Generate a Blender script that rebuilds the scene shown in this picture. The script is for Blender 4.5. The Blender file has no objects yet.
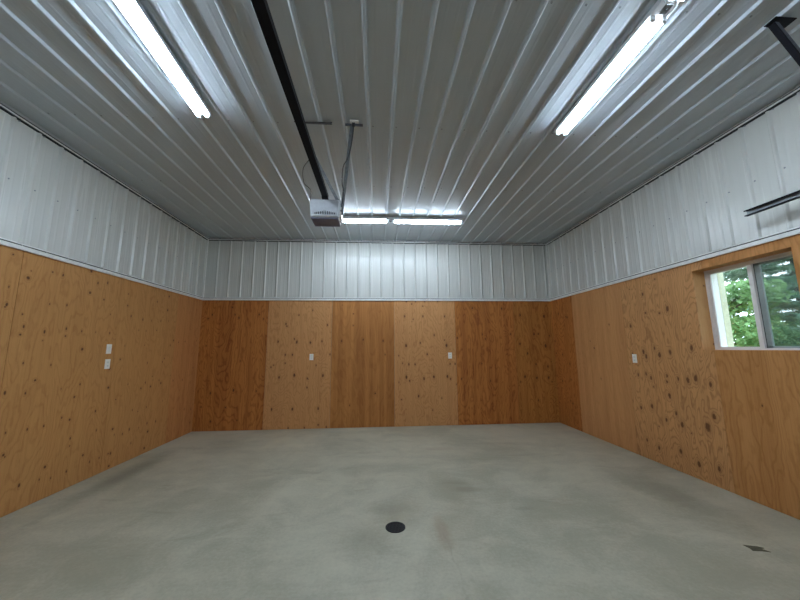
import bpy, bmesh, math, random
from mathutils import Vector, Matrix, Euler
random.seed(7)
C = bpy.context.scene.collection
PI = math.pi
# ------------------------------------------------------------------ room
XL, XR, YB, YF, ZC, ZW = -3.342, 3.585, 6.402, -0.60, 3.661, 2.41
RIB = 0.2286
LX, LY = XR - XL, YB - YF

def srgb(r, g, b):
    f = lambda c: (c/255/12.92) if c/255 <= 0.04045 else ((c/255+0.055)/1.055)**2.4
    return (f(r), f(g), f(b), 1.0)

# ------------------------------------------------------------------ node helpers
class NT:
    def __init__(s, name):
        s.m = bpy.data.materials.new(name); s.m.use_nodes = True
        s.t = s.m.node_tree; s.t.nodes.clear()
        s.out = s.t.nodes.new('ShaderNodeOutputMaterial')
    def n(s, kind, **kw):
        nd = s.t.nodes.new(kind)
        for k, v in kw.items(): setattr(nd, k, v)
        return nd
    def l(s, a, b): s.t.links.new(a, b)
    def put(s, sock, v):
        if hasattr(v, 'is_linked') or isinstance(v, bpy.types.NodeSocket): s.l(v, sock)
        else: sock.default_value = v
    def math(s, op, a, b=None, c=None, clamp=False):
        nd = s.n('ShaderNodeMath', operation=op); nd.use_clamp = clamp
        s.put(nd.inputs[0], a)
        if b is not None: s.put(nd.inputs[1], b)
        if c is not None: s.put(nd.inputs[2], c)
        return nd.outputs[0]
    def vmath(s, op, a, b=None):
        nd = s.n('ShaderNodeVectorMath', operation=op)
        s.put(nd.inputs[0], a)
        if b is not None: s.put(nd.inputs[1], b)
        return nd.outputs['Value'] if op in ('LENGTH', 'DOT_PRODUCT') else nd.outputs[0]
    def step(s, x, lo, hi, a=0.0, b=1.0):
        nd = s.n('ShaderNodeMapRange'); nd.interpolation_type = 'SMOOTHSTEP'
        s.put(nd.inputs[0], x)
        for i, v in enumerate((lo, hi, a, b)): s.put(nd.inputs[i+1], v)
        return nd.outputs[0]
    def mix(s, f, a, b, blend='MIX'):
        nd = s.n('ShaderNodeMix', data_type='RGBA', blend_type=blend)
        s.put(nd.inputs[0], f); s.put(nd.inputs[6], a); s.put(nd.inputs[7], b)
        return nd.outputs[2]
    def noise(s, v, scale=1, detail=2, rough=0.5, dist=0, dims='3D'):
        nd = s.n('ShaderNodeTexNoise', noise_dimensions=dims)
        s.put(nd.inputs['Vector'], v)
        nd.inputs['Scale'].default_value = scale; nd.inputs['Detail'].default_value = detail
        nd.inputs['Roughness'].default_value = rough; nd.inputs['Distortion'].default_value = dist
        return nd.outputs['Fac']
    def obj(s): return s.n('ShaderNodeTexCoord').outputs['Object']
    def bsdf(s, col, rough=0.5, metal=0.0, bump=None, bstr=0.2, bdist=0.01, spec=0.5, **kw):
        b = s.n('ShaderNodeBsdfPrincipled')
        s.put(b.inputs['Base Color'], col); s.put(b.inputs['Roughness'], rough)
        b.inputs['Metallic'].default_value = metal
        b.inputs['Specular IOR Level'].default_value = spec
        for k, v in kw.items(): s.put(b.inputs[k], v)
        if bump is not None:
            bp = s.n('ShaderNodeBump'); bp.inputs['Strength'].default_value = bstr
            bp.inputs['Distance'].default_value = bdist
            s.l(bump, bp.inputs['Height']); s.l(bp.outputs[0], b.inputs['Normal'])
        s.l(b.outputs[0], s.out.inputs[0])
        return b

def simple(name, col, rough=0.5, metal=0.0, var=0.06, scale=18, spec=0.5, **kw):
    t = NT(name)
    n = t.noise(t.obj(), scale, 3)
    c = t.mix(t.step(n, 0.3, 0.7), tuple(x*(1-var) for x in col[:3])+(1,), tuple(min(1, x*(1+var)) for x in col[:3])+(1,))
    t.bsdf(c, rough, metal, spec=spec, **kw)
    return t.m

M = {}
def build_materials():
    # painted white ribbed steel, long soft streaks along the sheet
    def steel(name, axis, base, rough):
        t = NT(name); o = t.obj()
        sc = (14, 0.5, 14) if axis == 'Y' else (14, 14, 0.5)
        st = t.noise(t.vmath('MULTIPLY', o, sc), 1, 3, 0.6)
        bl = t.noise(o, 1.3, 2)
        f = t.math('ADD', t.math('MULTIPLY', st, 0.6), t.math('MULTIPLY', bl, 0.4))
        c = t.mix(t.step(f, 0.35, 0.65), tuple(x*0.98 for x in base[:3])+(1,), base)
        r = t.step(st, 0.3, 0.7, rough-0.03, rough+0.03)
        oil = t.noise(t.vmath('MULTIPLY', o, (5, 0.7, 5) if axis == 'Y' else (5, 5, 0.7)), 1, 2)
        t.bsdf(c, r, 0.0, bump=oil, bstr=0.02 if axis == 'Y' else 0.10, bdist=0.003)
        return t.m
    M['steel_ceiling'] = steel('white_ceiling_steel', 'Y', STEEL_C, 0.34)
    M['steel_wall'] = steel('white_wall_steel', 'Z', STEEL_W, 0.26)
    M['trim'] = simple('white_trim_steel', srgb(236, 236, 233), 0.35)
    M['screw'] = simple('grey_screw_head', srgb(140, 146, 150), 0.45, 0.4)
    M['stud'] = simple('wall_core', srgb(150, 140, 120), 0.8)
    M['housing'] = simple('white_enamel', srgb(225, 228, 232), 0.3)
    M['socket'] = simple('pale_plastic_socket', srgb(190, 194, 196), 0.4)
    M['opener_grey'] = simple('light_grey_opener_plastic', srgb(196, 201, 208), 0.42, scale=30)
    M['opener_dark'] = simple('dark_grey_opener_steel', srgb(96, 98, 122), 0.45)
    M['black'] = simple('black_painted_steel', srgb(14, 15, 22), 0.7, spec=0.2)
    M['galv'] = simple('galvanised_steel', srgb(120, 125, 128), 0.42, 0.6, var=0.15, scale=40)
    M['angle'] = simple('dark_galvanised_angle', srgb(98, 104, 112), 0.5, 0.4, var=0.15, scale=40)
    M['track'] = simple('galvanised_track', srgb(150, 156, 160), 0.4, 0.5)
    M['wire'] = simple('dark_wire', srgb(45, 44, 46), 0.5)
    M['plate'] = simple('white_cover_plate', srgb(250, 247, 242), 0.35, var=0.02)
    M['device'] = simple('off_white_device', srgb(238, 238, 236), 0.35, var=0.02)
    M['slot'] = simple('dark_slot', srgb(120, 118, 116), 0.6)
    M['vinyl'] = simple('white_window_vinyl', srgb(236, 232, 230), 0.35, var=0.02)
    M['stile_dark'] = simple('grey_green_sash', srgb(150, 160, 156), 0.4, var=0.04)
    M['gasket'] = simple('dark_weather_strip', srgb(30, 38, 38), 0.7)  # also colours the painted shadow lines along the trims
    M['ext_wood'] = simple('pale_yellow_exterior_board', srgb(212, 208, 176), 0.7, var=0.08)
    M['door'] = simple('white_door_steel', srgb(205, 208, 208), 0.5)
    M['bark'] = simple('bark', srgb(84, 72, 60), 0.9, var=0.25, scale=12)
    M['earth'] = simple('grass_ground', srgb(92, 112, 58), 0.95, var=0.25, scale=2)
    M['drain'] = simple('black_drain_grate', srgb(12, 13, 19), 0.6)
    M['drain_hole'] = simple('drain_throat', srgb(8, 8, 10), 0.8)
    M['scrap'] = simple('dark_scrap', srgb(86, 84, 66), 0.8, var=0.2, scale=50)
    # fluorescent tube: gives off light
    t = NT('lit_fluorescent_tube'); e = t.n('ShaderNodeEmission')
    e.inputs[0].default_value = TUBE_COL; e.inputs[1].default_value = TUBE_STR
    t.l(e.outputs[0], t.out.inputs[0]); M['tube'] = t.m
    # glass
    t = NT('window_glass')
    tr = t.n('ShaderNodeBsdfTransparent'); tr.inputs[0].default_value = (0.93, 0.97, 0.95, 1)
    gl = t.n('ShaderNodeBsdfGlossy'); gl.inputs['Roughness'].default_value = 0.02
    fr = t.n('ShaderNodeFresnel'); fr.inputs[0].default_value = 1.45
    mx = t.n('ShaderNodeMixShader')
    t.l(t.math('MULTIPLY', fr.outputs[0], 0.8), mx.inputs[0]); t.l(tr.outputs[0], mx.inputs[1]); t.l(gl.outputs[0], mx.inputs[2])
    t.l(mx.outputs[0], t.out.inputs[0]); M['glass'] = t.m
    # insect screen: fine dark mesh
    t = NT('insect_screen_mesh')
    tr = t.n('ShaderNodeBsdfTransparent'); df = t.n('ShaderNodeBsdfDiffuse'); df.inputs[0].default_value = srgb(112, 126, 122)
    mx = t.n('ShaderNodeMixShader'); mx.inputs[0].default_value = 0.38
    t.l(tr.outputs[0], mx.inputs[1]); t.l(df.outputs[0], mx.inputs[2]); t.l(mx.outputs[0], t.out.inputs[0]); M['screen'] = t.m
    # leaves
    def leaf(name, a, b):
        t = NT(name); o = t.obj()
        f = t.step(t.noise(o, 3.0, 3), 0.3, 0.7)
        c = t.mix(f, a, b)
        d = t.n('ShaderNodeBsdfDiffuse'); tl = t.n('ShaderNodeBsdfTranslucent'); mx = t.n('ShaderNodeMixShader')
        t.l(c, d.inputs[0]); t.l(c, tl.inputs[0]); mx.inputs[0].default_value = 0.35
        t.l(d.outputs[0], mx.inputs[1]); t.l(tl.outputs[0], mx.inputs[2]); t.l(mx.outputs[0], t.out.inputs[0])
        return t.m
    M['leaf_bright'] = leaf('bright_leaves', srgb(110, 148, 88), srgb(166, 196, 134))
    M['leaf_mid'] = leaf('mid_green_leaves', srgb(80, 116, 72), srgb(132, 164, 116))
    M['needles'] = leaf('conifer_needles', srgb(104, 138, 108), srgb(158, 186, 156))
    # concrete
    t = NT('trowelled_concrete'); o = t.obj()
    big = t.noise(o, 0.55, 4, 0.6, 0.6); mid = t.noise(o, 2.1, 5, 0.62, 0.8)
    streak = t.noise(t.vmath('MULTIPLY', o, (1.1, 5.0, 1)), 1, 4, 0.6, 0.5)
    fine = t.noise(o, 38, 4, 0.7)
    f = t.math('ADD', t.math('ADD', t.math('MULTIPLY', big, 0.42), t.math('MULTIPLY', mid, 0.32)),
               t.math('ADD', t.math('MULTIPLY', streak, 0.10), t.math('MULTIPLY', fine, 0.16)))
    c = t.mix(t.step(f, 0.38, 0.62), FLOOR_D, FLOOR_L)
    # painted occlusion shade and stains in a soft greyer band along the wall foot, and rust-brown scuffs
    scuff = t.step(t.noise(t.vmath('MULTIPLY', o, (0.8, 2.4, 1)), 1.3, 4, 0.65, 1.2), 0.58, 0.70)
    c = t.mix(t.math('MULTIPLY', scuff, 0.20), c, srgb(120, 112, 92))
    sep = t.n('ShaderNodeSeparateXYZ'); t.l(o, sep.inputs[0])
    x, y = sep.outputs[0], sep.outputs[1]
    wob = t.math('MULTIPLY', t.math('SUBTRACT', t.noise(o, 5, 4, 0.7), 0.5), 0.16)
    def blob(cx, cy, rx, ry, col, amt, c, soft=0.45):
        d = t.vmath('MULTIPLY', t.vmath('SUBTRACT', o, (cx, cy, 0)), (1/rx, 1/ry, 0))
        dd = t.math('ADD', t.vmath('LENGTH', d), t.math('MULTIPLY', wob, 5.0))
        return t.mix(t.step(dd, 1.0, 1.0-soft*1.6, 0.0, amt), c, col)
    c = blob(0.53, 2.86, 0.09, 0.34, srgb(150, 122, 96), 0.42, c)
    c = blob(0.16, 3.2, 0.34, 0.40, srgb(118, 108, 88), 0.40, c, 0.6)
    c = blob(-0.1, 2.75, 0.30, 0.30, srgb(122, 116, 98), 0.25, c, 0.6)
    c = blob(0.95, 3.6, 0.22, 0.10, srgb(120, 104, 84), 0.30, c)
    c = blob(1.35, 3.15, 0.16, 0.05, srgb(96, 92, 78), 0.18, c)
    c = blob(0.9, 5.0, 0.4, 0.12, srgb(150, 130, 110), 0.30, c)
    c = blob(-3.0, 4.3, 0.22, 1.5, srgb(98, 98, 84), 0.55, c, 0.6)  # three wall-foot bands: painted occlusion shade together with stains
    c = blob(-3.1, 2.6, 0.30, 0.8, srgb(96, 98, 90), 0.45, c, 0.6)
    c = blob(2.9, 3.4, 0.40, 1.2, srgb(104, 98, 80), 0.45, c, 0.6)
    # hairline crack running from the scuff toward the camera
    cx = t.math('ADD', x, t.math('MULTIPLY', t.math('SUBTRACT', t.noise(o, 4, 3), 0.5), 0.10))
    ln = t.step(t.math('ABSOLUTE', t.math('SUBTRACT', cx, 0.545)), 0.004, 0.011, 1.0, 0.0)
    ln = t.math('MULTIPLY', ln, t.math('MULTIPLY', t.step(y, 1.6, 2.0), t.step(y, 2.75, 2.9, 1, 0)))
    c = t.mix(t.math('MULTIPLY', ln, 0.08), c, srgb(92, 86, 72))
    r = t.step(mid, 0.3, 0.7, 0.42, 0.62)
    t.bsdf(c, r, 0, bump=t.math('ADD', fine, t.math('MULTIPLY', mid, 1.5)), bstr=0.12, bdist=0.004)
    M['concrete'] = t.m

def plywood(name, light, dark, rings=9.0, ringamt=0.5, knots=(), vk=0.5, vs=(4.6, 4.4), seed=0.0, bands=0.25, kcol=None):
    """rotary-cut softwood face: contour rings, grain streaks, knots at given (u, v, radius)"""
    t = NT(name); o = t.obj()
    sep = t.n('ShaderNodeSeparateXYZ'); t.l(o, sep.inputs[0])
    cmb = t.n('ShaderNodeCombineXYZ'); t.l(sep.outputs[0], cmb.inputs[0]); t.l(sep.outputs[2], cmb.inputs[1])
    cmb.inputs[2].default_value = seed
    p = cmb.outputs[0]                                     # (u, v, seed)
    # knots
    d = None
    for (u, v, r) in knots:
        q = t.vmath('MULTIPLY', t.vmath('SUBTRACT', p, (u, v, seed)), (1.15/r, 0.62/r, 0))
        ln = t.vmath('LENGTH', q)
        d = ln if d is None else t.math('MINIMUM', d, ln)
    vo = t.n('ShaderNodeTexVoronoi', voronoi_dimensions='2D', feature='F1')
    off = t.vmath('ADD', t.vmath('MULTIPLY', p, (vs[0], vs[1], 0)), (seed*3.7+11.3, seed*1.9+5.1, 0))
    t.l(off, vo.inputs['Vector']); vo.inputs['Scale'].default_value = 1.0; vo.inputs['Randomness'].default_value = 0.72
    cs = t.n('ShaderNodeSeparateColor'); t.l(vo.outputs['Color'], cs.inputs[0])
    rad = t.step(cs.outputs[0], 1-vk, 1.0, 0.0, 1.0)       # presence
    rr = t.math('MULTIPLY', t.math('ADD', 0.018, t.math('MULTIPLY', cs.outputs[1], 0.035)), t.math('GREATER_THAN', cs.outputs[0], 1-vk))
    vd = t.math('DIVIDE', vo.outputs['Distance'], t.math('ADD', rr, 1e-4))
    vd = t.math('DIVIDE', vd, 1.5)
    d = vd if d is None else t.math('MINIMUM', d, vd)
    wn = t.noise(p, 30, 3)
    dk = t.math('ADD', d, t.math('MULTIPLY', t.math('SUBTRACT', wn, 0.5), 1.1))
    kn = t.step(dk, 0.55, 1.15, 1.0, 0.0)
    halo = t.step(d, 0.9, 3.2, 1.0, 0.0)
    # ring field
    f = t.noise(t.vmath('MULTIPLY', p, (1.7, 0.42, 1)), 1.0, 3, 0.5, 0.5)
    f2 = t.noise(t.vmath('MULTIPLY', p, (6.5, 3.0, 1)), 1.0, 3, 0.55)
    F = t.math('ADD', t.math('ADD', t.math('MULTIPLY', f, 3.2), t.math('MULTIPLY', f2, 0.34)), t.math('MULTIPLY', halo, 0.16))
    w = t.math('PINGPONG', t.math('MULTIPLY', F, rings), 0.5)
    ring = t.step(w, 0.22, 0.5, 0.0, 1.0)
    grain = t.noise(t.vmath('MULTIPLY', p, (70, 1.6, 1)), 1.0, 3, 0.6)
    fleck = t.noise(t.vmath('MULTIPLY', p, (150, 14, 1)), 1.0, 2, 0.6)
    band = t.noise(t.vmath('MULTIPLY', p, (9, 0.35, 1)), 1.0, 2, 0.5)
    g = t.math('ADD', t.math('MULTIPLY', t.step(grain, 0.35, 0.7), 0.30), t.math('MULTIPLY', ring, ringamt))
    g = t.math('ADD', g, t.math('MULTIPLY', t.step(band, 0.38, 0.66), bands))
    g = t.math('ADD', g, t.math('MULTIPLY', t.step(fleck, 0.5, 0.75), 0.12), clamp=True)
    c = t.mix(g, light, dark)
    kd = kcol or srgb(82, 44, 22)
    c = t.mix(t.math('MULTIPLY', halo, 0.30), c, tuple(x*0.72 for x in dark[:3])+(1,))
    c = t.mix(t.math('MULTIPLY', kn, 0.88), c, kd)
    t.bsdf(c, 0.62, 0, bump=t.math('ADD', t.math('MULTIPLY', grain, 0.5), t.math('MULTIPLY', ring, 0.4)), bstr=0.12, bdist=0.002, spec=0.3)
    return t.m

# ------------------------------------------------------------------ tunables
EXPO = 0.20
TUBE_COL = (0.76, 0.91, 1.07, 1.0)
TUBE_STR = 52.0
STEEL_C = srgb(182, 191, 197)
STEEL_W = srgb(210, 211, 206)
FLOOR_L = srgb(196, 192, 172)
FLOOR_D = srgb(158, 155, 136)
build_materials()

# ------------------------------------------------------------------ mesh helpers
def link(name, bm, mat, parent=None, smooth=False):
    me = bpy.data.meshes.new(name)
    bmesh.ops.recalc_face_normals(bm, faces=bm.faces)
    if smooth:
        for f in bm.faces: f.smooth = True
    bm.to_mesh(me); bm.free()
    if mat is not None: me.materials.append(mat)
    o = bpy.data.objects.new(name, me); C.objects.link(o)
    if parent is not None: o.parent = parent
    return o
def box(bm, x0, x1, y0, y1, z0, z1, bev=0.0):
    r = bmesh.ops.create_cube(bm, size=1.0)
    vs = r['verts']
    for v in vs:
        v.co = Vector(((x0+x1)/2+v.co.x*(x1-x0), (y0+y1)/2+v.co.y*(y1-y0), (z0+z1)/2+v.co.z*(z1-z0)))
    if bev > 0:
        es = list({e for v in vs for e in v.link_edges})
        bmesh.ops.bevel(bm, geom=es, offset=bev, segments=2, profile=0.7, affect='EDGES')
    return bm
def BM(): return bmesh.new()
def boxes(*bs):
    bm = BM()
    for b in bs: box(bm, *b)
    return bm
def cyl(bm, p, q, r, seg=12, r2=None):
    p, q = Vector(p), Vector(q); d = q-p
    mt = Matrix.Translation((p+q)/2) @ d.to_track_quat('Z', 'Y').to_matrix().to_4x4()
    bmesh.ops.create_cone(bm, cap_ends=True, segments=seg, radius1=r, radius2=r if r2 is None else r2, depth=d.length, matrix=mt)
    return bm
def bar(bm, p, q, w, t, roll=0.0):
    """flat bar from p to q"""
    p, q = Vector(p), Vector(q); d = q-p
    mt = Matrix.Translation((p+q)/2) @ d.to_track_quat('Z', 'Y').to_matrix().to_4x4() @ Matrix.Rotation(roll, 4, 'Z')
    r = bmesh.ops.create_cube(bm, size=1.0)
    for v in r['verts']: v.co = mt @ Vector((v.co.x*w, v.co.y*t, v.co.z*d.length))
    return bm
def tube_path(bm, pts, r, seg=8):
    pts = [Vector(a) for a in pts]
    # catmull-rom smoothing
    P = [pts[0]]+pts+[pts[-1]]; sm = []
    for i in range(1, len(P)-2):
        for k in range(6):
            t = k/6; a, b, c, d = P[i-1], P[i], P[i+1], P[i+2]
            sm.append(0.5*((2*b)+(c-a)*t+(2*a-5*b+4*c-d)*t*t+(3*b-a-3*c+d)*t**3))
    sm.append(pts[-1]); prev = None
    for i, c in enumerate(sm):
        d = (sm[min(i+1, len(sm)-1)]-sm[max(i-1, 0)]).normalized()
        m = d.to_track_quat('Z', 'Y').to_matrix()
        ring = [bm.verts.new(c+m @ Vector((math.cos(2*PI*k/seg)*r, math.sin(2*PI*k/seg)*r, 0))) for k in range(seg)]
        if prev:
            for k in range(seg): bm.faces.new((prev[k], prev[(k+1) % seg], ring[(k+1) % seg], ring[k]))
        prev = ring
    return bm
def empty(name, loc, rot=(0, 0, 0)):
    o = bpy.data.objects.new(name, None); C.objects.link(o); o.location = loc; o.rotation_euler = rot
    o.empty_display_size = 0.1
    return o
def tag(o, label=None, cat=None, group=None, kind=None):
    for k, v in (('label', label), ('category', cat), ('group', group), ('kind', kind)):
        if v: o[k] = v
    return o
def struct(o): o['kind'] = 'structure'; return o

def corrugated(u0, u1, v0, v1, first, step=RIB, h=0.019, wb=0.044, wt=0.016, mh=0.0012):
    """ribbed sheet; local x = across ribs, z = along ribs, ribs rise to -y"""
    prof = []
    k = first
    while k-step > u0-0.1: k -= step
    while k < u1+0.1:
        for (dx, dy) in ((-wb/2, 0), (-wb/2+0.003, 0.0022), (-wt/2-0.0022, h*0.80), (-wt/2-0.0002, h*0.93), (-wt/2+0.0032, h), (wt/2-0.0032, h), (wt/2+0.0002, h*0.93), (wt/2+0.0022, h*0.80), (wb/2-0.003, 0.0022), (wb/2, 0)): prof.append((k+dx, dy))
        for mth in (1/3, 2/3):                             # two shallow minor ribs per pan
            c = k+step*mth
            for (dx, dy) in ((-0.012, 0), (-0.005, mh), (0.005, mh), (0.012, 0)): prof.append((c+dx, dy))
        k += step
    prof = [q for q in prof if u0 < q[0] < u1]
    prof = [(u0, 0)]+prof+[(u1, 0)]
    bm = BM()
    a = [bm.verts.new((x, -y, v0)) for x, y in prof]; b = [bm.verts.new((x, -y, v1)) for x, y in prof]
    for i in range(len(prof)-1): bm.faces.new((a[i], a[i+1], b[i+1], b[i]))
    # closed back so that the sheet has thickness
    c0 = [bm.verts.new((x, 0.004, z)) for x, z in ((u0, v0), (u1, v0), (u1, v1), (u0, v1))]
    bm.faces.new(c0)
    return bm

def minus(u0, u1, v0, v1, hole):
    """rectangles covering [u0,u1]x[v0,v1] without the hole"""
    if hole is None: return [(u0, u1, v0, v1)]
    a, b, c, d = hole
    a, b, c, d = max(a, u0), min(b, u1), max(c, v0), min(d, v1)
    if a >= b or c >= d: return [(u0, u1, v0, v1)]
    r = []
    if a > u0: r.append((u0, a, v0, v1))
    if b < u1: r.append((b, u1, v0, v1))
    if c > v0: r.append((a, b, v0, c))
    if d < v1: r.append((a, b, d, v1))
    return r

# ------------------------------------------------------------------ floor, ceiling
T = 0.16
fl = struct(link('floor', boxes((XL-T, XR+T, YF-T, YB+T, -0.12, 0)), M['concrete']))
ce = struct(link('ceiling', boxes((XL-T, XR+T, YF-T, YB+T, ZC+0.006, ZC+0.12)), M['stud']))
# steel ceiling lining: ribs run front to back, hang down
CR = 0.14; CS = 0.2314
bm = corrugated(XL, XR, YF, YB, CR, step=CS, mh=0.0007)
bmesh.ops.transform(bm, matrix=Matrix(((1, 0, 0, 0), (0, 0, 1, 0), (0, 1, 0, ZC), (0, 0, 0, 1))), verts=bm.verts)
cl = link('ribbed_steel_lining', bm, M['steel_ceiling'], ce)
def screw_mesh():
    bm = BM()
    bmesh.ops.create_cone(bm, cap_ends=True, segments=8, radius1=0.0080, radius2=0.0065, depth=0.003, matrix=Matrix.Translation((0, 0, -0.0015)))
    bmesh.ops.create_cone(bm, cap_ends=True, segments=6, radius1=0.0055, radius2=0.0045, depth=0.005, matrix=Matrix.Translation((0, 0, -0.0055)))
    me = bpy.data.meshes.new('screw'); bm.to_mesh(me); bm.free(); me.materials.append(M['screw']); return me
SC = screw_mesh()
def add_screw(parent, loc, rot):
    s = bpy.data.objects.new('screw', SC); C.objects.link(s); s.parent = parent; s.location = loc; s.rotation_euler = rot
n = 0
for y in (1.70, 2.945, 4.16):
    for k in range(-14, 15):
        x = CR+k*CS+0.045
        if XL+0.05 < x < XR-0.05: add_screw(cl, (x, y, ZC-0.0005), (0, 0, 0)); n += 1

# ------------------------------------------------------------------ walls (local frame: x along wall to the right seen from inside, -y into the room)
WIN = (YB-3.37, YB-2.47, 1.427, 2.315)          # opening in right wall, local u
def wall(name, loc, rot, length, hole=None):
    rects = minus(-0.0, length, 0, ZC, (hole[0]-0.018, hole[1]+0.018, hole[2]-0.018, hole[3]+0.018) if hole and hole[2] > 0 else hole)
    o = struct(link(name, boxes(*[(a, b, 0.012, T, c, d) for a, b, c, d in rects]), M['stud']))
    o.location = loc; o.rotation_euler = (0, 0, rot)
    return o
wl = wall('wall_left', (XL, YF, 0), PI/2, LY)
wb = wall('wall_back', (XL, YB, 0), 0, LX)
wr = wall('wall_right', (XR, YB, 0), -PI/2, LY, WIN)
DW = (0.55, LX-0.35, 0.0, 2.30)                 # door opening behind the camera
wf = wall('wall_front', (XR, YF, 0), PI, LX, DW)

def siding(w, length, first, sc_rows=(), sc_range=None, v0=ZW+0.028):
    s = link('steel_siding', corrugated(0.0, length, v0, ZC, first), M['steel_wall'], w)
    for z in sc_rows:
        k = 0
        while first+k*RIB < length-0.05:
            u = first+k*RIB+0.042
            if sc_range is None or sc_range[0] < u < sc_range[1]: add_screw(s, (u, -0.0005, z), (-PI/2, 0, 0))
            k += 1
    return s
# local u of first rib: left wall ribs counted from the back corner
fl_rib = (LY-0.258) % RIB
siding(wl, LY, fl_rib, (3.02, 3.595), (2.8, LY-0.1))
siding(wb, LX, 0.2244, (3.595,))
siding(wr, LY, 0.066, (3.02, 3.595), (0, 4.4))
siding(wf, LX, 0.1, ())

def sheet(w, u0, u1, mat, hole=None, z1=ZW, name='plywood_sheet'):
    g = 0.0024
    rects = minus(u0+g if u0 > 0 else 0.0, u1-g if mat.name[-1] != 'f' else u1, 0.004, z1, hole)
    return link(name, boxes(*[(a, b, -0.001, 0.011, c, d) for a, b, c, d in rects]), mat, w)

A_L, A_D = srgb(206, 152, 100), srgb(172, 116, 66)          # pale face
B_L, B_D = srgb(192, 124, 62), srgb(138, 78, 30)           # red-brown face
C_L, C_D = srgb(190, 130, 70), srgb(152, 96, 46)           # orange straight-grained face
# --- back wall sheets, seams at 1.244 + 1.2192 k
S = [0, 1.244, 2.463, 3.682, 4.902, 6.121, LX]
def px_knots(u0, zoom, x0, y0, w, hh, lst, r=0.017):
    """knots read off a sheet as (fraction across, fraction down)"""
    return [(u0+w*a, hh*(1-b), rr*r) for a, b, rr in lst]
k0 = [(.16, .115, .9), (.50, .115, .9), (.56, .14, 1.1), (.86, .115, .9), (.93, .15, .8), (.22, .72, 1.1), (.55, .70, 1.2), (.88, .71, .9), (.25, .93, 1.2), (.62, .48, .8)]
k1 = [(.28, .19, 1.2), (.93, .20, 1.1), (.69, .08, .9), (.17, .33, 1.2), (.42, .31, 1.0), (.46, .335, 1.6), (.67, .34, 1.4), (.85, .33, 1.1),
      (.29, .435, 1.1), (.40, .435, 1.1), (.98, .435, 1.0), (.08, .53, .9), (.77, .52, .9), (.21, .61, 1.4), (.44, .595, 1.7), (.64, .62, 1.1), (.88, .60, 1.5),
      (.64, .69, 1.0), (.12, .85, 1.3), (.43, .85, 1.5), (.82, .85, 1.3), (.38, .99, 1.), (.62, .99, 1.), (.95, .99, 1.)]
k2 = [(.16, .33, 1.2), (.5, .32, 1.1), (.82, .33, 1.1), (.3, .83, .8), (.85, .44, .8)]
k3 = [(.17, .13, 1.2), (.47, .13, 1.2), (.83, .13, 1.2), (.20, .005, 1.), (.35, .005, 1.), (.5, .005, 1.), (.72, .005, 1.), (.31, .155, .8), (.65, .285, 1.1),
      (.19, .37, 1.8), (.42, .35, 1.1), (.85, .37, 1.8), (.07, .45, .8), (.53, .44, 1.2), (.23, .52, 1.2), (.33, .52, 1.1), (.13, .51, .8), (.9, .52, 1.), (.98, .52, 1.),
      (.19, .62, 1.7), (.24, .65, 1.1), (.47, .635, 1.5), (.63, .62, 1.6), (.85, .62, 1.6), (.9, .64, 1.1), (.07, .66, .8), (.38, .77, 1.3), (.60, .88, .8), (.75, .79, .8)]
k4 = [(.30, .06, 1.2), (.80, .065, 1.2), (.03, .31, 1.), (.45, .28, .9), (.5, .32, .9), (.93, .28, 1.1), (.08, .64, 1.), (.55, .66, .9), (.42, .52, .8)]
k5 = [(.17, .12, 1.4), (.79, .13, 1.8), (.5, .28, 1.2), (.12, .36, 1.3), (.78, .38, 1.9), (.3, .44, 1.3), (.5, .53, 1.), (.2, .63, 1.5), (.5, .64, 1.3), (.8, .55, 1.2), (.8, .64, 1.3), (.5, .82, .9)]
def kk(u0, w, l, r=0.0135): return [(u0+w*a, ZW*(1-b), c*r) for a, b, c in l]
sheet(wb, S[0], S[1], plywood('plywood_back_a', B_L, B_D, 9, 0.50, kk(S[0], 1.244, k0), 0.06, seed=1.3, bands=0.35))
sheet(wb, S[1], S[2], plywood('plywood_back_b', A_L, A_D, 12, 0.42, kk(S[1], 1.219, k1), 0.10, seed=2.7, bands=0.12))
sheet(wb, S[2], S[3], plywood('plywood_back_c', C_L, C_D, 6, 0.28, kk(S[2], 1.219, k2), 0.03, seed=4.1, bands=0.55))
sheet(wb, S[3], S[4], plywood('plywood_back_d', A_L, A_D, 13, 0.45, kk(S[3], 1.219, k3), 0.10, seed=5.9, bands=0.15))
sheet(wb, S[4], S[5], plywood('plywood_back_e', B_L, B_D, 9, 0.48, kk(S[4], 1.219, k4), 0.06, seed=7.7, bands=0.40))
sheet(wb, S[5], S[6], plywood('plywood_back_f', srgb(188, 128, 64), srgb(140, 84, 34), 11, 0.50, kk(S[5], LX-S[5], k5), 0.12, seed=8.9, bands=0.25))
# --- right wall sheets, seams from the back corner
R = [0, 0.715, 1.93, 3.15, 4.37, 5.59, LY]
kr0 = [(.35, .12, 1.2), (.75, .16, 1.2), (.4, .45, 1.1), (.7, .52, 1.2), (.3, .66, 1.1), (.6, .8, .9)]
kr1 = [(.75, .25, .7), (.5, .6, .7), (.35, .35, .6)]
kr2 = [(.32, .10, 1.5), (.60, .20, 2.1), (.10, .27, 1.6), (.08, .435, 1.5), (.24, .42, 2.0), (.27, .445, 2.0), (.39, .40, 1.4), (.44, .435, 2.2), (.57, .42, 2.0), (.80, .40, 2.0),
       (.13, .55, 1.4), (.24, .54, 1.4), (.30, .56, 1.5), (.50, .54, 1.3), (.62, .55, 1.4), (.72, .55, 2.1), (.80, .54, 2.3), (.93, .56, 1.6),
       (.50, .64, 2.0), (.12, .73, 1.6), (.27, .71, 2.0), (.55, .72, 1.6), (.43, .765, 1.6), (.60, .77, 2.0), (.85, .75, 3.0), (.92, .70, 2.0),
       (.30, .92, 1.6), (.55, .90, 1.8), (.72, .93, 2.0), (.15, .90, 1.3), (.9, .92, 1.6)]
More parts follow.
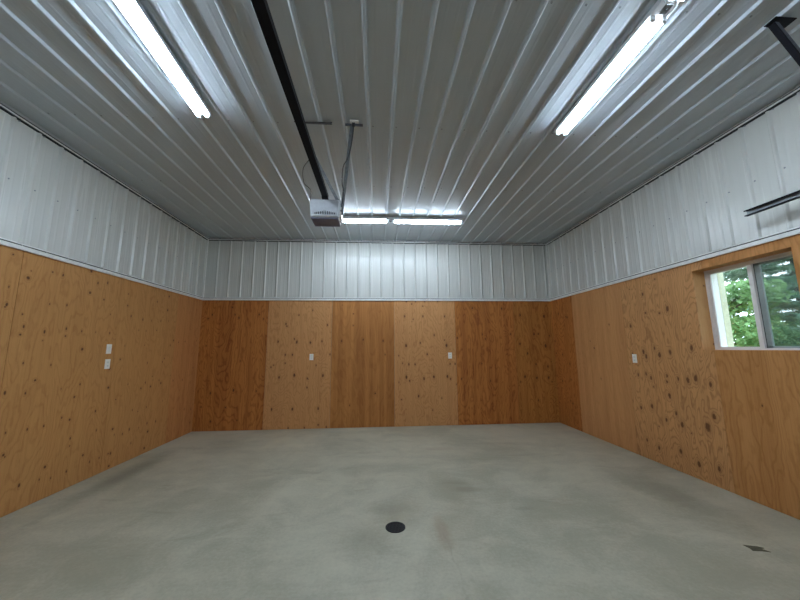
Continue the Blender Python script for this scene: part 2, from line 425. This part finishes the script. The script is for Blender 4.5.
kr3 = [(.3, .62, .6), (.75, .8, .6)]
sheet(wr, R[0], R[1], plywood('plywood_right_a', B_L, B_D, 11, 0.50, kk(R[0], .715, kr0), 0.12, seed=10.3, bands=0.25))
sheet(wr, R[1], R[2], plywood('plywood_right_b', A_L, A_D, 6, 0.18, kk(R[1], 1.215, kr1), 0.03, seed=12.1, bands=0.25))
sheet(wr, R[2], R[3], plywood('plywood_right_c', A_L, srgb(160, 112, 66), 12, 0.60, kk(R[2], 1.22, kr2, 0.0115), 0.12, seed=13.7, bands=0.10, kcol=srgb(96, 58, 28)), WIN)
sheet(wr, R[3], R[4], plywood('plywood_right_d', srgb(196, 140, 84), srgb(162, 108, 56), 9, 0.40, kk(R[3], 1.22, kr3), 0.03, seed=15.2, bands=0.35), WIN)
sheet(wr, R[4], R[5], plywood('plywood_right_e', C_L, C_D, 8, 0.36, (), 0.05, seed=16.4, bands=0.35))
sheet(wr, R[5], R[6], plywood('plywood_right_f', A_L, A_D, 8, 0.36, (), 0.05, seed=17.9, bands=0.35))
# --- left wall sheets; knots in rows as the log was peeled
L = [0, LY-0.752-1.2192*4, LY-0.752-1.2192*3, LY-0.752-1.2192*2, LY-0.752-1.2192, LY-0.752, LY]
for i in range(6):
    w = L[i+1]-L[i]; kn = []
    rnd = random.Random(31+i)
    z = 0.14+rnd.random()*0.12
    while z < ZW-0.05:
        u = rnd.uniform(0.03, 0.16)
        pit = rnd.choice([0.15, 0.19, 0.3])
        while u < w-0.03:
            if rnd.random() < 0.62: kn.append((L[i]+u, z+rnd.uniform(-0.025, 0.025), rnd.choice([.0065, .008, .0095, .012])))
            u += pit+rnd.uniform(-0.04, 0.04)
        z += rnd.choice([0.2, 0.26, 0.34])
    rnd.shuffle(kn); kn = kn[:64]
    if i == 5: sheet(wl, L[i], L[i+1], plywood('plywood_left_f', srgb(200, 140, 86), srgb(166, 106, 56), 8, 0.30, kn[::2], 0.05, seed=22.3+i, bands=0.4))
    else: sheet(wl, L[i], L[i+1], plywood('plywood_left_%s' % 'abcde'[i], srgb(198, 146, 90), srgb(166, 112, 60), 9, 0.36, kn, 0.30, seed=22.3+i*1.7, bands=0.14))
sheet(wf, 0, DW[0], plywood('plywood_front_a', A_L, A_D, 9, 0.3, (), 0.1, seed=31))
sheet(wf, DW[1], LX, plywood('plywood_front_b', A_L, A_D, 9, 0.3, (), 0.1, seed=32))
# closed overhead door behind the camera
d = struct(link('door_1', boxes(*[(DW[0], DW[1], 0.03, 0.07, 0.005+k*0.57, 0.570+k*0.57) for k in range(4)]), M['door']))
d.location = (XR, YF, 0); d.rotation_euler = (0, 0, PI)

# ------------------------------------------------------------------ trims
ti = 0
def trim(rot, loc, length, parts, mat=None):
    global ti
    ti += 1
    o = struct(link('trim_%d' % ti, boxes(*[(0.0, length, -y1, -y0, z0, z1) for y0, y1, z0, z1 in parts]), mat or M['trim']))
    o.location = loc; o.rotation_euler = (0, 0, rot)
    return o
cap = [(0.0015, 0.024, ZW-0.002, ZW+0.036), (0.0015, 0.010, ZW+0.036, ZW+0.0465), (0.0015, 0.026, ZW+0.0465, ZW+0.0575)]
crown = [(0.0, 0.006, ZC-0.050, ZC-0.004), (0.0, 0.028, ZC-0.050, ZC-0.036)]
for rot, loc, ln in ((PI/2, (XL, YF, 0), LY), (0, (XL, YB, 0), LX), (-PI/2, (XR, YB, 0), LY)):
    c_ = trim(rot, loc, ln, cap)
    link('closure_strip', boxes((0.0, ln, -0.019, -0.0105, ZW+0.037, ZW+0.046)), M['gasket'], c_)  # dark strip added to draw the shadow gap above the cap
    c_ = trim(rot, loc, ln, crown)
    link('closure_strip', boxes((0.0, ln, -0.0215, -0.0005, ZC-0.062, ZC-0.0502)), M['gasket'], c_)  # dark strip painting the shadow of the rib ends under the crown
    link('closure_strip', boxes((0.0, ln, -0.0215, -0.007, ZC-0.034, ZC-0.022)), M['gasket'], c_)  # dark strip painting the shade between crown and ceiling
# vertical corner flashing in the two back corners
for x, s in ((XL, 1), (XR, -1)):
    ti += 1
    a, b = sorted((x, x+s*0.032)); a2, b2 = sorted((x+s*0.004, x+s*0.026))
    struct(link('trim_%d' % ti, boxes((a, b, YB-0.024, YB-0.0205, ZW+0.058, ZC-0.052), (a2, b2, YB-0.030, YB-0.024, ZW+0.058, ZC-0.052)), M['trim']))

# ------------------------------------------------------------------ window_1
X0 = XR; D = 0.16
y0, y1, z0, z1 = 2.47, 3.37, 1.427, 2.315
win = struct(empty('window_1', (X0, (y0+y1)/2, z0)))
def wp(name, bs, mat, parent=win, bev=0.0):
    bm = BM()
    for b in bs: box(bm, *b, bev)
    o = link(name, bm, mat, None)
    me = o.data; off = Vector((X0, (y0+y1)/2, z0))
    for v in me.vertices: v.co -= off
    o.parent = parent
    return o
jamb_m = plywood('jamb_wood', srgb(200, 152, 100), srgb(176, 124, 74), 7, 0.25, (), 0.25, seed=41, bands=0.2)
e = 0.018
# wood-lined reveal: u of the jamb material runs along x of the object
for nm, bs in (('jamb_liner', (X0+0.0115, X0+D, y1-0.0, y1+e, z0-e, z1+e)), ('jamb_liner', (X0+0.0115, X0+D, y0-e, y0, z0-e, z1+e))):
    wp(nm, [bs], jamb_m)
wp('head_liner', [(X0+0.0115, X0+D, y0, y1, z1, z1+e)], plywood('head_wood', srgb(198, 148, 94), srgb(172, 118, 68), 5, 0.2, (), 0.1, seed=43, bands=0.2))
wp('window_sill', [(X0+0.0115, X0+D, y0, y1, z0-e, z0)], jamb_m)
fx0, fx1 = X0+D-0.075, X0+D+0.02         # vinyl frame depth
fx0 = X0+D-0.012; fx1 = X0+D+0.105
fw = 0.034
wp('window_frame', [(fx0, fx1, y1-fw, y1, z0, z1), (fx0, fx1, y0, y0+fw, z0, z1), (fx0, fx1, y0+fw, y1-fw, z0, z0+fw*0.55), (fx0, fx1, y0+fw, y1-fw, z1-fw, z1)], M['vinyl'])
wp('frame_channel', [(fx0+0.02, fx0+0.026, y1-fw-0.002, y1-fw+0.001, z0+0.02, z1-fw), (fx0+0.040, fx0+0.046, y1-fw-0.002, y1-fw+0.001, z0+0.02, z1-fw)], M['gasket'])
ym = 2.925
sx0, sx1 = fx0+0.004, fx0+0.030          # inner (far-half) sash
sash = wp('fixed_sash', [(sx0, sx1, ym-0.018, ym+0.020, z0+fw*0.55, z1-fw), (sx0, sx1, y1-fw-0.024, y1-fw-0.004, z0+fw*.55, z1-fw),
               (sx0, sx1, ym+0.020, y1-fw-0.024, z0+fw*.55, z0+fw*.55+0.014), (sx0, sx1, ym+0.020, y1-fw-0.024, z1-fw-0.014, z1-fw)], M['vinyl'])
wp('pane', [(sx0+0.010, sx0+0.014, ym+0.012, y1-fw-0.016, z0+0.025, z1-fw-0.006)], M['glass'])
ox0, ox1 = fx0+0.036, fx0+0.060          # outer (near-half) sash
wp('sliding_sash', [(ox0, ox1, ym-0.060, ym-0.020, z0+fw*.55, z1-fw), (ox0, ox1, y0+fw, y0+fw+0.028, z0+fw*.55, z1-fw),
               (ox0, ox1, y0+fw+0.028, ym-0.02, z0+fw*.55, z0+fw*.55+0.020), (ox0, ox1, y0+fw+0.028, ym-0.02, z1-fw-0.02, z1-fw)], M['stile_dark'])
wp('weather_strip', [(ox0, ox1-0.004, ym-0.0195, ym+0.012, z0+fw*.55, z1-fw)], M['gasket'])
wp('pane', [(ox0+0.010, ox0+0.014, y0+fw+0.02, ym-0.050, z0+0.03, z1-fw-0.012)], M['glass'])
wp('insect_screen', [(ox1+0.004, ox1+0.0052, y0+fw, ym-0.006, z0+0.02, z1-fw)], M['screen'])
wp('exterior_casing', [(fx1, fx1+0.075, y1-0.036, y1-0.004, z0-0.03, z1+0.03), (fx1, fx1+0.05, y0, y0+0.03, z0-0.03, z1+0.03)], M['ext_wood'])

# ------------------------------------------------------------------ fluorescent fixtures
FL = 2.44; TL = 1.140; GAP = 0.12
def fixture(label):
    t = tag(empty('fluorescent_strip_light', (0, 0, 0)), label, 'ceiling light', 'fluorescent strip lights on the steel ceiling')
    # local y along the fixture, local z=0 at ceiling rib face
    bm = BM(); box(bm, -0.058, 0.058, -FL/2, FL/2, -0.040, 0.0, 0.006)
    link('housing', bm, M['housing'], t)
    bm = BM()
    for sg in (-1, 1):                                      # sloping reflector wings either side of the channel
        sec = [(sg*0.056, -0.004), (sg*0.067, -0.045), (sg*0.065, -0.047), (sg*0.054, -0.006)]
        a = [bm.verts.new((x, -FL/2+0.004, z)) for x, z in sec]; b = [bm.verts.new((x, FL/2-0.004, z)) for x, z in sec]
        for i in range(4): bm.faces.new((a[i], a[(i+1) % 4], b[(i+1) % 4], b[i]))
        bm.faces.new(a); bm.faces.new(list(reversed(b)))
    link('reflector', bm, M['housing'], t)
    for half in (-1, 1):
        yc = half*(GAP/2+TL/2)
        for x in (-0.038, 0.038):
            bm = BM(); cyl(bm, (x, yc-TL/2+0.012, -0.058), (x, yc+TL/2-0.012, -0.058), 0.0150, 14)
            link('tube', bm, M['tube'], t, smooth=False)
            for sgn in (-1, 1):
                ye = yc+sgn*(TL/2+0.002)
                bm = BM(); box(bm, x-0.013, x+0.013, ye-0.010, ye+0.010, -0.076, -0.030, 0.003)
                cyl(bm, (x, ye-sgn*0.008, -0.058), (x, ye-sgn*0.020, -0.058), 0.0135, 12)
                link('lamp_holder', bm, M['socket'], t)
    bm = BM(); box(bm, -0.022, 0.022, -0.030, 0.030, -0.056, -0.045, 0.003); cyl(bm, (0, 0, -0.056), (0, 0, -0.066), 0.008, 12)
    link('centre_clip', bm, M['galv'], t)
    return t
def copytree(o, parent=None):
    c = o.copy(); C.objects.link(c); c.parent = parent
    for ch in list(o.children): copytree(ch, c)
    return c
fz = ZC-0.0195
f1 = fixture('long white strip light above the left side, running toward the back wall')
f1.location = (-1.545, 2.82-FL/2, fz); f1.rotation_euler = (0, 0, math.radians(2.2))
f2 = copytree(f1); f2['label'] = 'long white strip light above the right side, socket gap between its tubes'
f2.location = (1.825, 2.86-FL/2, fz); f2.rotation_euler = (0, 0, math.radians(-0.5))
f3 = copytree(f1); f3['label'] = 'strip light mounted crosswise near the back wall beside the opener'
f3.location = (0.225, 5.20, fz); f3.rotation_euler = (0, 0, math.radians(89.4))

# ------------------------------------------------------------------ garage door opener
G0 = Vector((-0.482, 2.86, 2.66))
op = tag(empty('garage_door_opener', (0, 0, 0)), 'grey ceiling-hung garage door opener with long black rail and straps', 'garage door opener')
bm = BM()
prof = [(-0.128, 0.0), (-0.132, 0.045), (-0.140, 0.150), (-0.130, 0.172), (0.130, 0.172), (0.140, 0.150), (0.132, 0.045), (0.128, 0.0)]
def loft(bm, rings):
    vs = [[bm.verts.new(v) for v in r] for r in rings]
    n = len(vs[0])
    for a, b in zip(vs, vs[1:]):
        for k in range(n): bm.faces.new((a[k], a[(k+1) % n], b[(k+1) % n], b[k]))
    bm.faces.new(vs[0]); bm.faces.new(list(reversed(vs[-1])))
def rr(y, s, dz=0.0, zs=1.0): return [(G0.x+x*s, G0.y+y, G0.z+dz+z*zs) for x, z in prof]
loft(bm, [rr(-0.012, 0.90, 0.012, 0.90), rr(0.0, 0.985, 0.002, 0.985), rr(0.012, 1.0), rr(0.19, 1.0), rr(0.205, 0.97, 0.004, 0.97)])
hd = link('motor_housing', bm, M['opener_grey'], op)
bm = BM(); box(bm, G0.x-0.122, G0.x+0.122, G0.y+0.002, G0.y+0.200, G0.z-0.012, G0.z+0.003, 0.004)
link('bottom_cover', bm, M['opener_dark'], op)
bm = BM()
for k in range(12):
    x = G0.x-0.088+k*0.0160; box(bm, x, x+0.007, G0.y-0.0145, G0.y-0.008, G0.z+0.026, G0.z+0.062-abs(k-5.5)*0.0035)
link('vent_slots', bm, M['gasket'], hd)
bm = BM(); box(bm, G0.x+0.130, G0.x+0.146, G0.y+0.03, G0.y+0.17, G0.z+0.02, G0.z+0.12, 0.006)
link('light_lens', bm, M['plate'], op)
# rail: black T-section
RZ = 2.862
bm = BM()
box(bm, G0.x-0.024, G0.x+0.024, YF+0.06, G0.y+0.10, RZ-0.010, RZ-0.004)
box(bm, G0.x-0.024, G0.x+0.024, YF+0.06, G0.y+0.03, RZ+0.022, RZ+0.028)
box(bm, G0.x-0.004, G0.x+0.004, YF+0.06, G0.y+0.03, RZ-0.004, RZ+0.022)
for sx in (-1, 1): box(bm, G0.x+sx*0.024-0.002, G0.x+sx*0.024+0.002, YF+0.06, G0.y+0.03, RZ-0.010, RZ+0.028)
link('rail', bm, M['black'], op)
bm = BM(); box(bm, G0.x-0.028, G0.x+0.028, G0.y-0.03, G0.y+0.06, RZ-0.024, RZ-0.008, 0.003); cyl(bm, (G0.x, G0.y+0.02, RZ-0.024), (G0.x, G0.y+0.02, RZ+0.01), 0.016, 14)
link('sprocket_cover', bm, M['black'], op)
bm = BM(); box(bm, G0.x-0.04, G0.x+0.04, 0.2, 0.36, RZ-0.030, RZ-0.012, 0.004); bar(bm, (G0.x, 0.24, RZ-0.03), (G0.x, YF+0.1, 2.25), 0.03, 0.006)
link('trolley', bm, M['galv'], op)
bm = BM(); box(bm, G0.x-0.04, G0.x+0.04, YF+0.022, YF+0.06, RZ-0.05, RZ+0.06, 0.004)
link('header_bracket', bm, M['galv'], op)
# hanger straps (perforated angle) and ceiling angles
def flat(bm, p, q, w, t, off=0.0, back=0.0):
    """flat strap standing in the plane across the room; w wide, t thick"""
    p, q = Vector(p), Vector(q); d = (q-p).normalized(); y = Vector((0, 1, 0))
    sd = d.cross(y).normalized(); n = sd.cross(d).normalized()
    vs = [bm.verts.new(c+sd*(off+a*w/2)+n*(back+b*t/2)) for c in (p, q) for a, b in ((-1, -1), (1, -1), (1, 1), (-1, 1))]
    for f in ((0, 1, 2, 3), (4, 7, 6, 5), (0, 4, 5, 1), (1, 5, 6, 2), (2, 6, 7, 3), (3, 7, 4, 0)): bm.faces.new([vs[k] for k in f])
def strap(p, q, w=0.030):
    bm = BM(); flat(bm, p, q, w, 0.003); flat(bm, p, q, 0.003, 0.024, off=w/2, back=0.012)
    o = link('hanger_strap', bm, M['galv'], op)
    return o
CZ = ZC-0.0195
strap((-0.255, 2.915, CZ-0.014), (-0.336, 2.905, 2.71), 0.030)
strap((-0.775, 2.94, CZ-0.014), (-0.345, 2.93, 2.80), 0.028)
for x0, x1, w in ((-0.79, -0.445, 0.026), (-0.315, -0.145, 0.034)):
    bm = BM(); box(bm, x0, x1, 2.895, 2.895+w, CZ-0.004, CZ-0.0005); box(bm, x0, x1, 2.895, 2.898, CZ-(0.012 if x0 < -0.5 else 0.022), CZ-0.0005)
    link('mounting_bracket', bm, M['angle'], op)
for c in ((-0.337, 2.898, 2.74), (-0.337, 2.898, 2.80), (-0.245, 2.892, CZ-0.015), (-0.70, 2.892, CZ-0.015)):
    bm = BM(); cyl(bm, (c[0], c[1], c[2]), (c[0], c[1]-0.012, c[2]), 0.009, 6)
    link('bolt', bm, M['galv'], op)
bm = BM()
tube_path(bm, [(-0.232, 2.86, CZ-0.035), (-0.238, 2.88, 3.52), (-0.258, 2.89, 3.38), (-0.288, 2.888, 3.26), (-0.322, 2.885, 3.19), (-0.332, 2.885, 3.08), (-0.330, 2.885, 3.00), (-0.318, 2.89, 2.94), (-0.326, 2.895, 2.84), (-0.336, 2.95, 2.78)], 0.0055)
link('power_cord', bm, M['wire'], op)
bm = BM(); box(bm, -0.246, -0.218, 2.848, 2.876, CZ-0.050, CZ-0.022, 0.005)
link('plug', bm, M['wire'], op)
bm = BM()
tube_path(bm, [(-0.735, 2.93, CZ-0.005), (-0.690, 2.90, CZ-0.05), (-0.672, 2.89, 3.50), (-0.700, 2.88, 3.43), (-0.668, 2.89, 3.36), (-0.640, 2.9, 3.27), (-0.700, 2.90, 3.16), (-0.690, 2.91, 3.02), (-0.625, 2.92, 2.95), (-0.632, 2.93, 2.84)], 0.0035, 6)
link('sensor_wire', bm, M['wire'], op)
bm = BM()
tube_path(bm, [(-0.80, 2.885, CZ-0.012), (-0.66, 2.88, CZ-0.016), (-0.56, 2.885, CZ-0.008), (-0.475, 2.88, CZ-0.014), (-0.44, 2.885, CZ-0.004)], 0.0045, 6)
link('wall_button_wire', bm, M['wire'], op)

# ceiling outlet feeding the opener
co = tag(empty('ceiling_outlet', (-0.225, 2.862, CZ)), 'small white outlet on the ceiling where the opener cord plugs in', 'outlet')
bm = BM(); box(bm, -0.042, 0.042, -0.022, 0.020, -0.010, 0.0, 0.003)
link('cover_plate', bm, M['plate'], co)
for s in (-1, 1):
    bm = BM(); cyl(bm, (s*0.026, 0, -0.010), (s*0.026, 0, -0.013), 0.015, 14); link('receptacle', bm, M['device'], co)

# ------------------------------------------------------------------ wall plates
def plate(loc, rot, kind, label, group=None):
    t = tag(empty('outlet' if kind == 'outlet' else 'light_switch', loc, (0, 0, rot)), label, 'outlet' if kind == 'outlet' else 'switch', group)
    bm = BM(); box(bm, -0.037, 0.037, -0.0065, 0.0, -0.059, 0.059, 0.002); link('cover_plate', bm, M['plate'], t)
    if kind == 'outlet':
        for s in (-1, 1):
            bm = BM(); box(bm, -0.017, 0.017, -0.0085, -0.006, s*0.021-0.014, s*0.021+0.014, 0.003); r = link('receptacle', bm, M['device'], t)
            link('slots', boxes((-0.008, -0.006, -0.0089, -0.0080, s*0.021-0.004, s*0.021+0.006), (0.006, 0.008, -0.0089, -0.0080, s*0.021-0.004, s*0.021+0.006), (-0.002, 0.002, -0.0089, -0.008, s*0.021-0.010, s*0.021-0.006)), M['slot'], r)
    else:
        bm = BM(); box(bm, -0.016, 0.016, -0.010, -0.006, -0.033, 0.033, 0.003); link('rocker', bm, M['device'], t)
    return t
plate((XL+0.0015, 4.332, 1.488), PI/2, 'switch', 'white cover plate on left plywood wall, upper of the two')
plate((XL+0.0015, 4.337, 1.304), PI/2, 'outlet', 'white cover plate on left plywood wall, lower of the two')
plate((-1.251, YB-0.0015, 1.316), 0, 'outlet', 'white cover plate on back wall, left of the two')
plate((1.439, YB-0.0015, 1.320), 0, 'outlet', 'white cover plate on back wall, right of the two')
plate((XR-0.0015, 4.339, 1.305), -PI/2, 'outlet', 'white cover plate on right wall below and beyond the window')

# ------------------------------------------------------------------ floor drain
dr = tag(empty('floor_drain', (0.157, 2.93, 0)), 'round black drain grate set in the concrete floor', 'drain')
dr.scale = (0.88, 0.88, 1)
bm = BM()
def ringmesh(bm, r0, r1, za, zb, seg=40):
    v = [[bm.verts.new((math.cos(2*PI*k/seg)*r, math.sin(2*PI*k/seg)*r, z)) for k in range(seg)] for r, z in ((r0, za), (r0, zb), (r1, zb), (r1, za))]
    for i in range(4):
        a, b = v[i], v[(i+1) % 4]
        for k in range(seg): bm.faces.new((a[k], a[(k+1) % seg], b[(k+1) % seg], b[k]))
ringmesh(bm, 0.078, 0.094, 0.0005, 0.006)
link('rim', bm, M['drain'], dr)
bm = BM(); cyl(bm, (0, 0, 0.0005), (0, 0, 0.0015), 0.079, 32); link('throat', bm, M['drain_hole'], dr)
bm = BM()
for k in range(-5, 6):
    x = k*0.0135; hl = math.sqrt(max(0, 0.079**2-x*x)); box(bm, x-0.0035, x+0.0035, -hl, hl, 0.0015, 0.0045)
box(bm, -0.079, 0.079, -0.004, 0.004, 0.0014, 0.0046)
link('grate', bm, M['drain'], dr)
# scrap on floor
bm = BM()
pts = [(-0.060, 0.040), (-0.010, 0.036), (0.030, 0.032), (0.062, 0.016), (0.030, 0.004), (0.064, -0.032), (0.010, -0.026), (-0.050, -0.030), (-0.046, 0.004)]
a = [bm.verts.new((x, y, 0.0003)) for x, y in pts]; b = [bm.verts.new((x*0.97, y*0.97, 0.003)) for x, y in pts]
bm.faces.new(b); bm.faces.new(list(reversed(a)))
for k in range(len(pts)): bm.faces.new((a[k], a[(k+1) % len(pts)], b[(k+1) % len(pts)], b[k]))
sp = link('floor_scrap', bm, M['scrap']); sp.location = (2.775, 2.42, 0); sp.rotation_euler = (0, 0, math.radians(-12))
tag(sp, 'small dark ragged scrap lying flat on the floor near the right wall', 'scrap')

# ------------------------------------------------------------------ door track and its hanger on the right
TX, TZ = 3.42, 2.680
tr = tag(empty('door_track', (0, 0, 0)), 'galvanised horizontal door track with a dark slanted hanger by right wall', 'door track')
bm = BM()
ya, yb = YF+0.35, 2.62
box(bm, TX, TX+0.0025, ya, yb, TZ-0.027, TZ+0.027)         # web towards the room
link('track_channel', bm, M['track'], tr)
bm = BM()
box(bm, TX-0.030, TX-0.0005, ya, yb, TZ+0.023, TZ+0.027); box(bm, TX-0.030, TX-0.0005, ya, yb, TZ-0.027, TZ-0.023)
box(bm, TX-0.031, TX-0.0285, ya, yb, TZ+0.016, TZ+0.027); box(bm, TX-0.031, TX-0.0285, ya, yb, TZ-0.027, TZ-0.019)
link('track_lip', bm, M['black'], tr)
bm = BM()
pr = None
for k in range(9):                                          # curved end section at the door
    a = k/8*PI/2; c = Vector((TX-0.014, ya-0.0-math.sin(a)*0.28, TZ-0.28+math.cos(a)*0.28))
    if pr is not None: bar(bm, pr, c, 0.03, 0.05)
    pr = c
bar(bm, pr, (TX-0.014, pr.y, 0.02), 0.03, 0.05)
link('vertical_track', bm, M['track'], tr)
p, q = Vector((2.68, 1.705, CZ-0.006)), Vector((TX+0.012, 1.79, TZ+0.03))
bm = BM(); flat(bm, p, q, 0.040, 0.003)
link('hanger', bm, M['angle'], tr)
bm = BM(); flat(bm, p, q, 0.010, 0.034, off=-0.022, back=0.010)
link('hanger_flange', bm, M['black'], tr)
bm = BM(); box(bm, 2.645, 2.80, 1.675, 1.745, CZ-0.006, CZ-0.0005)
link('foot_plate', bm, M['black'], tr)

# ------------------------------------------------------------------ outside
gr = struct(link('ground', boxes((XR+0.3, 40, -25, 45, -0.5, -0.15)), M['earth']))
def leaf_cloud(bm, c, rad, n, size, rnd, droop=0.0, flat=1.0):
    for _ in range(n):
        while True:
            v = Vector((rnd.uniform(-1, 1), rnd.uniform(-1, 1), rnd.uniform(-1, 1)))
            if v.length <= 1: break
        if v.length < 0.55 and rnd.random() < 0.6: v = v.normalized()*rnd.uniform(0.6, 1)
        pos = Vector(c)+Vector((v.x*rad[0], v.y*rad[1], v.z*rad[2]))
        s = size*rnd.uniform(0.6, 1.3)
        m = Euler((rnd.uniform(-0.9, 0.9), rnd.uniform(-0.9, 0.9), rnd.uniform(0, 6.28))).to_matrix()
        q = [bm.verts.new(pos+m @ Vector(w)) for w in ((-s*0.5, 0, 0), (0, -s*0.28, s*0.04), (s*0.5, 0, -droop*s), (0, s*0.28, s*0.04))]
        bm.faces.new(q)
def tree(name, loc, h, crown, mat, size, n, label, cat, seed, trunk=0.12, clusters=14, group=None):
    rnd = random.Random(seed)
    t = tag(empty(name, loc), label, cat, group)
    bm = BM(); cyl(bm, (0, 0, -0.15), (0.05, 0.03, h*0.9), trunk, 10, trunk*0.3)
    cs = []
    for k in range(clusters):
        z = rnd.uniform(0.18, 1.0)
        r = crown*(1-0.45*abs(z-0.5)*1.6)
        a = rnd.uniform(0, 2*PI); d = rnd.uniform(0.25, 0.95)*r
        c = Vector((math.cos(a)*d, math.sin(a)*d, z*h)); cs.append(c)
        cyl(bm, (0, 0, max(0.1, c.z-0.35*h*0.4)), c, trunk*0.22, 6, trunk*0.06)
    link('trunk', bm, M['bark'], t)
    bm = BM()
    for c in cs:
        rad = crown*rnd.uniform(0.30, 0.52)
        leaf_cloud(bm, c, (rad, rad, rad*0.75), n//clusters, size, rnd)
    link('foliage', bm, mat, t)
    return t
def conifer(loc, h, crown, label, seed, group=None, n=7000):
    rnd = random.Random(seed)
    t = tag(empty('conifer', loc), label, 'tree', group)
    bm = BM(); cyl(bm, (0, 0, -0.15), (0, 0, h), 0.16, 10, 0.02)
    fb = BM(); tiers = int(h/0.38)
    per = n//(tiers*9)
    for k in range(tiers):
        z = 0.3+k*0.38; r = crown*(1-z/(h+0.4))
        for j in range(9):
            a = rnd.uniform(0, 2*PI); L_ = r*rnd.uniform(0.75, 1.1)
            end = Vector((math.cos(a)*L_, math.sin(a)*L_, z-0.18*L_+rnd.uniform(-.1, .1)))
            st = Vector((0, 0, z)); cyl(bm, st, end, 0.02, 5, 0.006)
            for m in range(per):
                u = rnd.uniform(0.15, 1.0); c = st.lerp(end, u)
                off = Vector((-math.sin(a), math.cos(a), 0))*rnd.uniform(-1, 1)*0.26*(1.1-u*0.6)+Vector((0, 0, rnd.uniform(-0.10, 0.05)))
                s = rnd.uniform(0.12, 0.24)
                mm = Euler((rnd.uniform(-.5, .5), rnd.uniform(-.5, .5), a+rnd.uniform(-.9, .9))).to_matrix()
                q = [fb.verts.new(c+off+mm @ Vector(w)) for w in ((-s*.5, 0, 0), (0, -s*.16, 0), (s*.5, 0, -s*.25), (0, s*.16, 0))]
                fb.faces.new(q)
    link('trunk', bm, M['bark'], t); link('foliage', fb, M['needles'], t)
    return t
G = -0.15
tree('leafy_tree', (8.6, 7.5, G), 3.0, 1.15, M['leaf_bright'], 0.15, 7000, 'bright green leafy tree seen low through the left window pane', 'tree', 3, clusters=22)
conifer((12.2, 9.3, G), 8.5, 1.9, 'dark conifer filling most of the right window pane', 5, n=26000)
tree('tall_tree', (11.2, 12.4, G), 7.0, 1.1, M['leaf_mid'], 0.17, 3600, 'tall thin-crowned tree with sky between its branches', 'tree', 9, trunk=0.14, clusters=20)
conifer((16.8, 11.6, G), 9.0, 2.3, 'conifer farther back to the right of the big dark one', 11, n=24000)
conifer((17.5, 16.6, G), 6.2, 2.4, 'shorter distant conifer behind the left window pane', 12, n=8000)
tree('broadleaf_tree', (14.0, 12.9+0.8, G), 4.6, 1.5, M['leaf_mid'], 0.18, 5200, 'mid green leafy tree behind the low bright one', 'tree', 23, clusters=20)
tree('shrub', (8.2, 5.4, G), 2.0, 0.95, M['leaf_mid'], 0.12, 4500, 'mid green shrub low outside the right window pane', 'shrub', 13, trunk=0.05, clusters=16)
tree('shrub', (9.0, 9.9, G), 2.2, 0.9, M['leaf_bright'], 0.14, 4500, 'pale green shrub farthest left outside the window', 'shrub', 17, trunk=0.05, clusters=16)

# ------------------------------------------------------------------ world and light
w = bpy.data.worlds.new('World'); bpy.context.scene.world = w; w.use_nodes = True
nt = w.node_tree; nt.nodes.clear()
wo = nt.nodes.new('ShaderNodeOutputWorld'); bg = nt.nodes.new('ShaderNodeBackground')
tc = nt.nodes.new('ShaderNodeTexCoord'); sp_ = nt.nodes.new('ShaderNodeSeparateXYZ'); mr = nt.nodes.new('ShaderNodeMapRange'); rp = nt.nodes.new('ShaderNodeMix'); rp.data_type = 'RGBA'
nt.links.new(tc.outputs['Generated'], sp_.inputs[0]); nt.links.new(sp_.outputs[2], mr.inputs[0])
mr.inputs[1].default_value = -0.1; mr.inputs[2].default_value = 0.7
nt.links.new(mr.outputs[0], rp.inputs[0]); rp.inputs[6].default_value = (0.86, 0.92, 1.0, 1); rp.inputs[7].default_value = (0.55, 0.72, 1.0, 1)
nt.links.new(rp.outputs[2], bg.inputs[0]); bg.inputs[1].default_value = 4.4
nt.links.new(bg.outputs[0], wo.inputs[0])
# portal at the window
pl = bpy.data.lights.new('window_portal', 'AREA'); pl.shape = 'RECTANGLE'; pl.size = 0.9; pl.size_y = 0.9
pl.cycles.is_portal = True
po = bpy.data.objects.new('window_portal', pl); C.objects.link(po)
po.location = (XR+T+0.15, (y0+y1)/2, (z0+z1)/2); po.rotation_euler = (0, math.radians(90), 0)

# ------------------------------------------------------------------ camera
cam = bpy.data.cameras.new('camera'); co_ = bpy.data.objects.new('camera', cam); C.objects.link(co_)
cam.sensor_fit = 'HORIZONTAL'; cam.sensor_width = 36.0; cam.lens = 323.782*36/800
cam.clip_start = 0.02; cam.clip_end = 200
r_ = Vector((0.99751, -0.070131, -0.007404)); u_ = Vector((-0.003005, -0.147168, 0.989107)); w_ = Vector((0.070457, 0.986622, 0.147013))
m = Matrix.Identity(4)
for i in range(3): m[i][0] = r_[i]; m[i][1] = u_[i]; m[i][2] = -w_[i]
m.translation = (0, 0, 1.4718)
co_.matrix_world = m
sc = bpy.context.scene; sc.camera = co_
sc.view_settings.view_transform = 'Standard'; sc.view_settings.look = 'None'
sc.view_settings.gamma = 1.0; sc.view_settings.exposure = EXPO
sc.cycles.max_bounces = 10; sc.cycles.diffuse_bounces = 7; sc.cycles.transparent_max_bounces = 12
